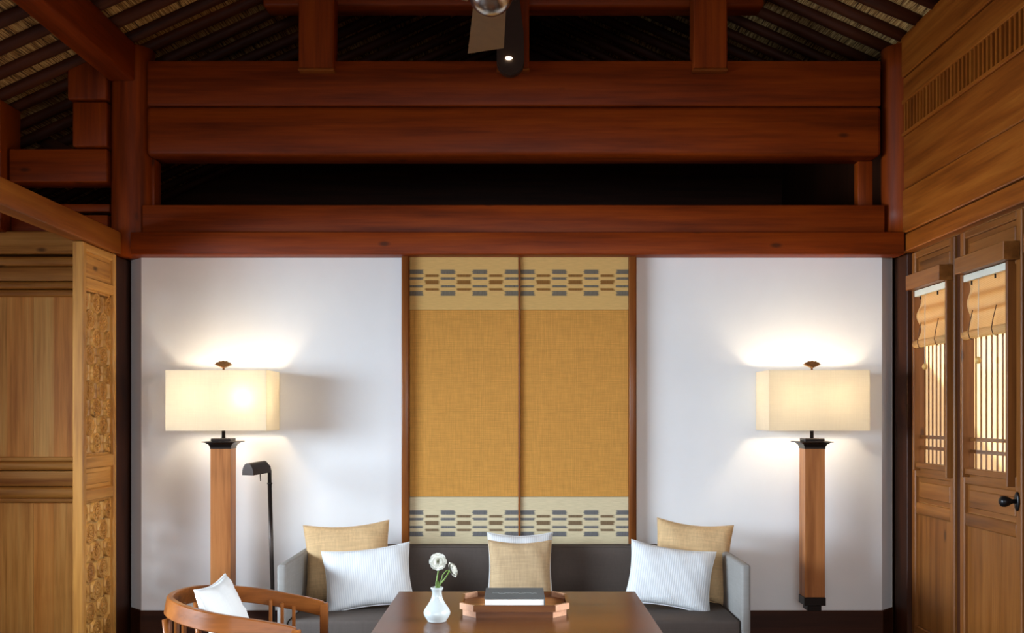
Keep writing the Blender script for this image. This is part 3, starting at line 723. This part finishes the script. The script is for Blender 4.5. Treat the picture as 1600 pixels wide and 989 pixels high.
# ------------------------------------------------------------------ horseshoe armchair
ch = thing('armchair', 'curved-back wooden armchair left of the table', 'chair', (-1.33, 4.65, 0))
cw = wood('chair', 0)
def sweep(pts, hw, hh, lean=0.0):
    """flat band: hw half thickness (horizontal), hh half height, along path; section leans outward"""
    bm = bmesh.new(); rings = []; N = len(pts); pts = [Vector(p) for p in pts]
    for i, p in enumerate(pts):
        d = pts[min(i+1, N-1)]-pts[max(i-1, 0)]; d.z = 0; d.normalize()
        o = Vector((d.y, -d.x, 0)); u = (Vector((0, 0, 1))+o*lean).normalized()
        rings.append([bm.verts.new(p+o*a*hw+u*c*hh) for a, c in ((-1, -.9), (-.7, -1), (.7, -1), (1, -.9), (1, .9), (.7, 1), (-.7, 1), (-1, .9))])
    for A, B in zip(rings, rings[1:]):
        for k in range(8): bm.faces.new((A[k], A[(k+1) % 8], B[(k+1) % 8], B[k]))
    bm.faces.new(rings[0]); bm.faces.new(rings[-1]); return bm
# path: from the far arm end round the back to the near arm end
pth = []
CX, CY, RY, RX = -1.30, 4.65, .335, .37
N = 44
for i in range(N+1):
    f = i/N
    if f < .25: s_ = f/.25; x, y = -1.0+(CX+1.0)*s_, CY+RY-.02*(1-s_)
    elif f > .75: s_ = (f-.75)/.25; x, y = CX+(-1.0-CX)*s_, CY-RY+.02*s_
    else:
        a = PI/2+PI*(f-.25)/.5; x, y = CX+RX*math.cos(a), CY+RY*math.sin(a)
    back = max(0, min(1, (-1.0-x)/.62)); z = .602+.105*back**.8
    pth.append((x-CX, y-CY, z))
rme_ = to_me(sweep(pth, .014, .042, -.18), 'curved_rail', True); rme_.set_sharp_from_angle(angle=rd(25))
rail = link('curved_rail', rme_, cw, ch, (CX, CY, 0))
for s_ in (1, -1):
    y = CY+s_*(RY-.02)
    box('front_leg', (-1.018, -.978), (y-.018, y+.018), (0, .635), 'chair', ch, .005)
    tube_o('back_leg', [(-1.60, CY+s_*.20, 0), (-1.605, CY+s_*.205, .4), (-1.625, CY+s_*.215, .66)], .016, wood('chair', 2), ch, 10)
    box('seat_rail', (-1.60, -1.018), (y-.014-s_*.01, y+.014-s_*.01), (.425, .475), 'chair', ch, .004)
    for xx in (-1.155, -1.215, -1.275):
        box('spindle', (xx-.008, xx+.008), (y-.009, y+.009), (.474, .62+.03*((-1.155-xx)/.12)), 'chair', ch, .003)
box('seat_rail', (-1.018, -.985), (CY-RY+.04, CY+RY-.04), (.425, .475), 'chair', ch, .004)
box('seat', (-1.60, -1.018), (CY-RY+.05, CY+RY-.05), (.43, .478), 'tan_mid', ch, .015, 3)
for yy in (-.1, 0, .1): box('back_slat', (-1.655, -1.641), (CY+yy-.02, CY+yy+.02), (.45, .68), 'chair', ch, .003)
cushion('cushion', 'white cushion leaning in the curved wooden armchair', None, .46, .345, .11, M['white_cotton'], (-1.345, 4.65, .482), (rd(-24), 0, rd(90)), M['white_cotton'], seed=9)

# ------------------------------------------------------------------ wall lamps with box shades
def wall_lamp(cx, lab, grp, bulbs):
    L = thing('column_lamp', lab, 'lamp', (cx, 6.28, .33), grp)
    hw = .066
    box('column', (cx-hw, cx+hw), (6.215, 6.335), (.425, 1.392), wood('lamp', 2), L, .003)
    box('foot', (cx-hw-.004, cx+hw+.004), (6.21, 6.34), (.372, .425), 'bronze', L, .003)
    box('foot_block', (cx-.045, cx+.045), (6.22, 6.33), (.335, .372), 'bronze', L, .004)
    box('wall_bracket', (cx-.03, cx+.03), (6.292, 6.499), (1.66, 1.70), 'bronze', L, .003)
    bm = bmesh.new(); prof = [(hw+.002, 1.388), (hw+.002, 1.400), (hw+.010, 1.415), (hw+.026, 1.427), (hw+.044, 1.431), (hw+.044, 1.436), (.03, 1.436)]
    rings = [[bm.verts.new((sx*r, sy*(r-.006), z-1.4)) for sx, sy in ((-1, -1), (1, -1), (1, 1), (-1, 1))] for r, z in prof]
    for A, B in zip(rings, rings[1:]):
        for k in range(4): bm.faces.new((A[k], A[(k+1) % 4], B[(k+1) % 4], B[k]))
    bm.faces.new(rings[0]); bm.faces.new(rings[-1])
    link('capital', to_me(bm, 'capital'), M['bronze'], L, (cx, 6.275, 1.4))
    box('cap_block', (cx-.064, cx+.064), (6.215, 6.335), (1.436, 1.455), 'bronze', L, .003)
    tube_o('lamp_stem', [(cx, 6.28, 1.455), (cx, 6.28, 1.7), (cx, 6.28, 1.90)], .012, M['gunmetal'], L, 12)
    x0, x1, y0, y1, z0, z1 = cx-.322, cx+.322, 6.12, 6.455, 1.506, 1.894; th = .003
    bm = bmesh.new()
    o_ = [(x0, y0), (x1, y0), (x1, y1), (x0, y1)]; i_ = [(x0+th, y0+th), (x1-th, y0+th), (x1-th, y1-th), (x0+th, y1-th)]
    for j in range(4):
        k = (j+1) % 4; q = []
        for z in (z0, z1):
            q += [bm.verts.new((p[0]-cx, p[1]-6.28, z-1.7)) for p in (o_[j], o_[k], i_[k], i_[j])]
        for f in ((0,1,2,3), (4,7,6,5), (0,4,5,1), (1,5,6,2), (2,6,7,3), (3,7,4,0)): bm.faces.new([q[w_] for w_ in f])
    sh = link('shade', to_me(bm, 'shade'), M['shade'], L, (cx, 6.28, 1.7))
    for (z) in (z0, z1):
        tube_o('shade_wire', [(x0+.004, 6.28, z-.004 if z > 1.7 else z+.004), (cx, 6.28, z-.004 if z > 1.7 else z+.004), (x1-.004, 6.28, z-.004 if z > 1.7 else z+.004)], .003, M['bronze'], sh, 6)
    # fan-shaped finial
    fn = tube_o('finial', [(cx, 6.28, 1.893), (cx, 6.28, 1.918)], .007, M['gold_bronze'], L, 10)
    bm = bmesh.new(); P = [(.006, 0)]; n = 12; arc = []
    for k in range(n+1):
        a = rd(28)+rd(124)*k/n; rr = .058*(1+.05*math.cos(k*PI)); arc.append((rr*math.cos(a)*1.08, rr*math.sin(a)*.78))
    P = [(-.006, .0), (.006, 0)] + arc
    A = [bm.verts.new((x, -.011-.004*(i % 2), z)) for i, (x, z) in enumerate(P)]; B = [bm.verts.new((x, .011, z)) for x, z in P]
    bm.faces.new(A); bm.faces.new(B)
    for i in range(len(P)): bm.faces.new((A[i], A[(i+1) % len(P)], B[(i+1) % len(P)], B[i]))
    link('finial_fan', to_me(bm, 'finial_fan'), M['gold_bronze'], fn, (cx, 6.28, 1.915))
    for (dx, dyy, pw) in bulbs:
        link('bulb', to_me(lathe([(.002, -.035), (.012, -.033), (.014, -.01), (.026, .012), (.024, .03), (.012, .042), (.002, .045)], 14), 'bulb', True), M['bulb'], L, (cx+dx, dyy, 1.71))
        tube_o('socket_arm', [(cx, 6.28, 1.665), (cx+dx*.6, (6.28+dyy)/2, 1.66), (cx+dx, dyy, 1.676)], .006, M['bronze'], L, 8)
        l = bpy.data.lights.new('bulb_light', 'POINT'); l.energy = pw; l.color = (1.0, .83, .60); l.shadow_soft_size = .045
        lo = bpy.data.objects.new('bulb_light', l); COL.objects.link(lo); lo.parent = L; lo.location = Vector((cx+dx, dyy, 1.72)) - WL[L.name]
wall_lamp(-1.9205, 'column lamp with lit box shade left of the sofa', 'column lamps on the white wall', [(.17, 6.20, 9.5), (-.15, 6.30, 8.5)])
wall_lamp(1.928, 'column lamp with lit box shade right of the sofa', 'column lamps on the white wall', [(.14, 6.29, 11), (-.14, 6.29, 11)])

# ------------------------------------------------------------------ slim reading lamp
PX, PY = -1.572, 6.10
rl = thing('reading_lamp', 'slim dark metal reading lamp between column lamp and sofa', 'lamp', (PX, PY, 0))
link('base', to_me(lathe([(.005, 0), (.12, 0), (.122, .006), (.115, .016), (.02, .024), (.012, .04)], 32), 'base', True), M['gunmetal'], rl, (PX+.03, PY, 0))
tube_o('pole', [(PX+.03, PY, .02), (PX+.012, PY, .7), (PX, PY, 1.17)], .0135, M['gunmetal'], rl, 12)
tube_o('neck', [(PX, PY, 1.16), (PX-.001, PY, 1.25), (PX-.006, PY-.003, 1.277), (PX-.018, PY-.008, 1.291), (PX-.036, PY-.016, 1.294)], .0125, M['gunmetal'], rl, 12)
tube_o('ring', [(PX, PY, 1.168), (PX, PY, 1.176)], .0165, M['gunmetal'], rl, 14)
bm = bmesh.new(); n = 14; rr = .043; Ls = .17
A, B, C, D = [], [], [], []
for k in range(n+1):
    a = PI*k/n
    for lst, x, r in ((A, -Ls/2, rr), (B, Ls/2, rr), (C, -Ls/2, rr-.003), (D, Ls/2, rr-.003)): lst.append(bm.verts.new((x, r*math.cos(a), r*math.sin(a)*1.75)))
for k in range(n):
    bm.faces.new((A[k], A[k+1], B[k+1], B[k])); bm.faces.new((C[k], D[k], D[k+1], C[k+1]))
bm.faces.new(A + C[::-1][:0]) if False else bm.faces.new(A); bm.faces.new(B)
for (p, q) in ((0, 0), (n, n)): bm.faces.new((A[p], B[p], D[p], C[p]))
hd = link('head', to_me(bm, 'head'), M['gunmetal'], rl, (PX-.062, PY-.085, 1.238)); hd.rotation_euler = (0, rd(-3), rd(68))
tube_o('switch', [(PX-.045, PY-.06, 1.25), (PX-.044, PY-.06, 1.22), (PX-.042, PY-.06, 1.19)], .0035, M['gunmetal'], rl, 8)

# ------------------------------------------------------------------ ceiling fan and spotlight
FX_, FY_, FZ_ = -.115, 4.20, 3.45
fan = thing('ceiling_fan', 'ceiling fan with steel dome and pale blades at the top', 'fan', (FX_, FY_, FZ_))
link('motor_dome', to_me(lathe([(.001, -.098), (.03, -.093), (.06, -.077), (.085, -.05), (.098, -.015), (.1, .01), (.098, .05), (.085, .09), (.05, .12), (.02, .13)], 36), 'motor_dome', True), M['steel'], fan, (FX_, FY_, FZ_))
tube_o('down_rod', [(FX_, FY_, FZ_+.12), (FX_*.5, FY_, 4.4), (0, FY_, roofz(0)-.27)], .014, M['steel'], fan, 12)
bm = bmesh.new(); P = [(-.075, .08), (.07, .08), (.078, .545), (-.10, .665)]
a = [bm.verts.new((x, y, -.004)) for x, y in P]; c = [bm.verts.new((x, y, .004)) for x, y in P]
bm.faces.new(a); bm.faces.new(c)
for i in range(4): bm.faces.new((a[i], a[(i+1) % 4], c[(i+1) % 4], c[i]))
bme = to_me(bm, 'blade')
for k in range(3):
    o = link('blade', bme, M['blade'], fan, (FX_, FY_, FZ_-.02)); o.rotation_euler = (0, rd(5), rd(3)+k*2*PI/3)
sp = thing('spotlight', 'dark rounded paddle housing with a tiny lit spotlight lens', 'spotlight', (-.045, 6.33, 3.84))
bm = bmesh.new(); P = []
zt = 4.62
def half(z): return .074+.014*max(0, min(1, (4.05-z)/.1)) if z > 3.95 else .09
out = []
for k in range(17):
    a = PI + PI*k/16; out.append((.09*math.cos(a), 3.925+.09*math.sin(a)))
out += [(.088, 4.10), (.03, zt), (-.085, zt), (-.088, 4.10)]
a = [bm.verts.new((x, -.03, z-3.9)) for x, z in out]; c = [bm.verts.new((x, .03, z-3.9)) for x, z in out]
bm.faces.new(a); bm.faces.new(c)
for i in range(len(out)): bm.faces.new((a[i], a[(i+1) % len(out)], c[(i+1) % len(out)], c[i]))
bmesh.ops.bevel(bm, geom=[e for e in bm.edges], offset=.008, segments=2, affect='EDGES')
link('housing', to_me(bm, 'housing'), M['paddle'], sp, (-.044, 6.325, 3.9))
ln = link('lens', to_me(lathe([(.001, 0), (.020, 0), (.022, .004), (.001, .006)], 20), 'lens', True), M['spot_lens'], sp, (-.055, 6.291, 3.944)); ln.rotation_euler = (rd(90), 0, 0); ln.scale = (1, .5, 1)
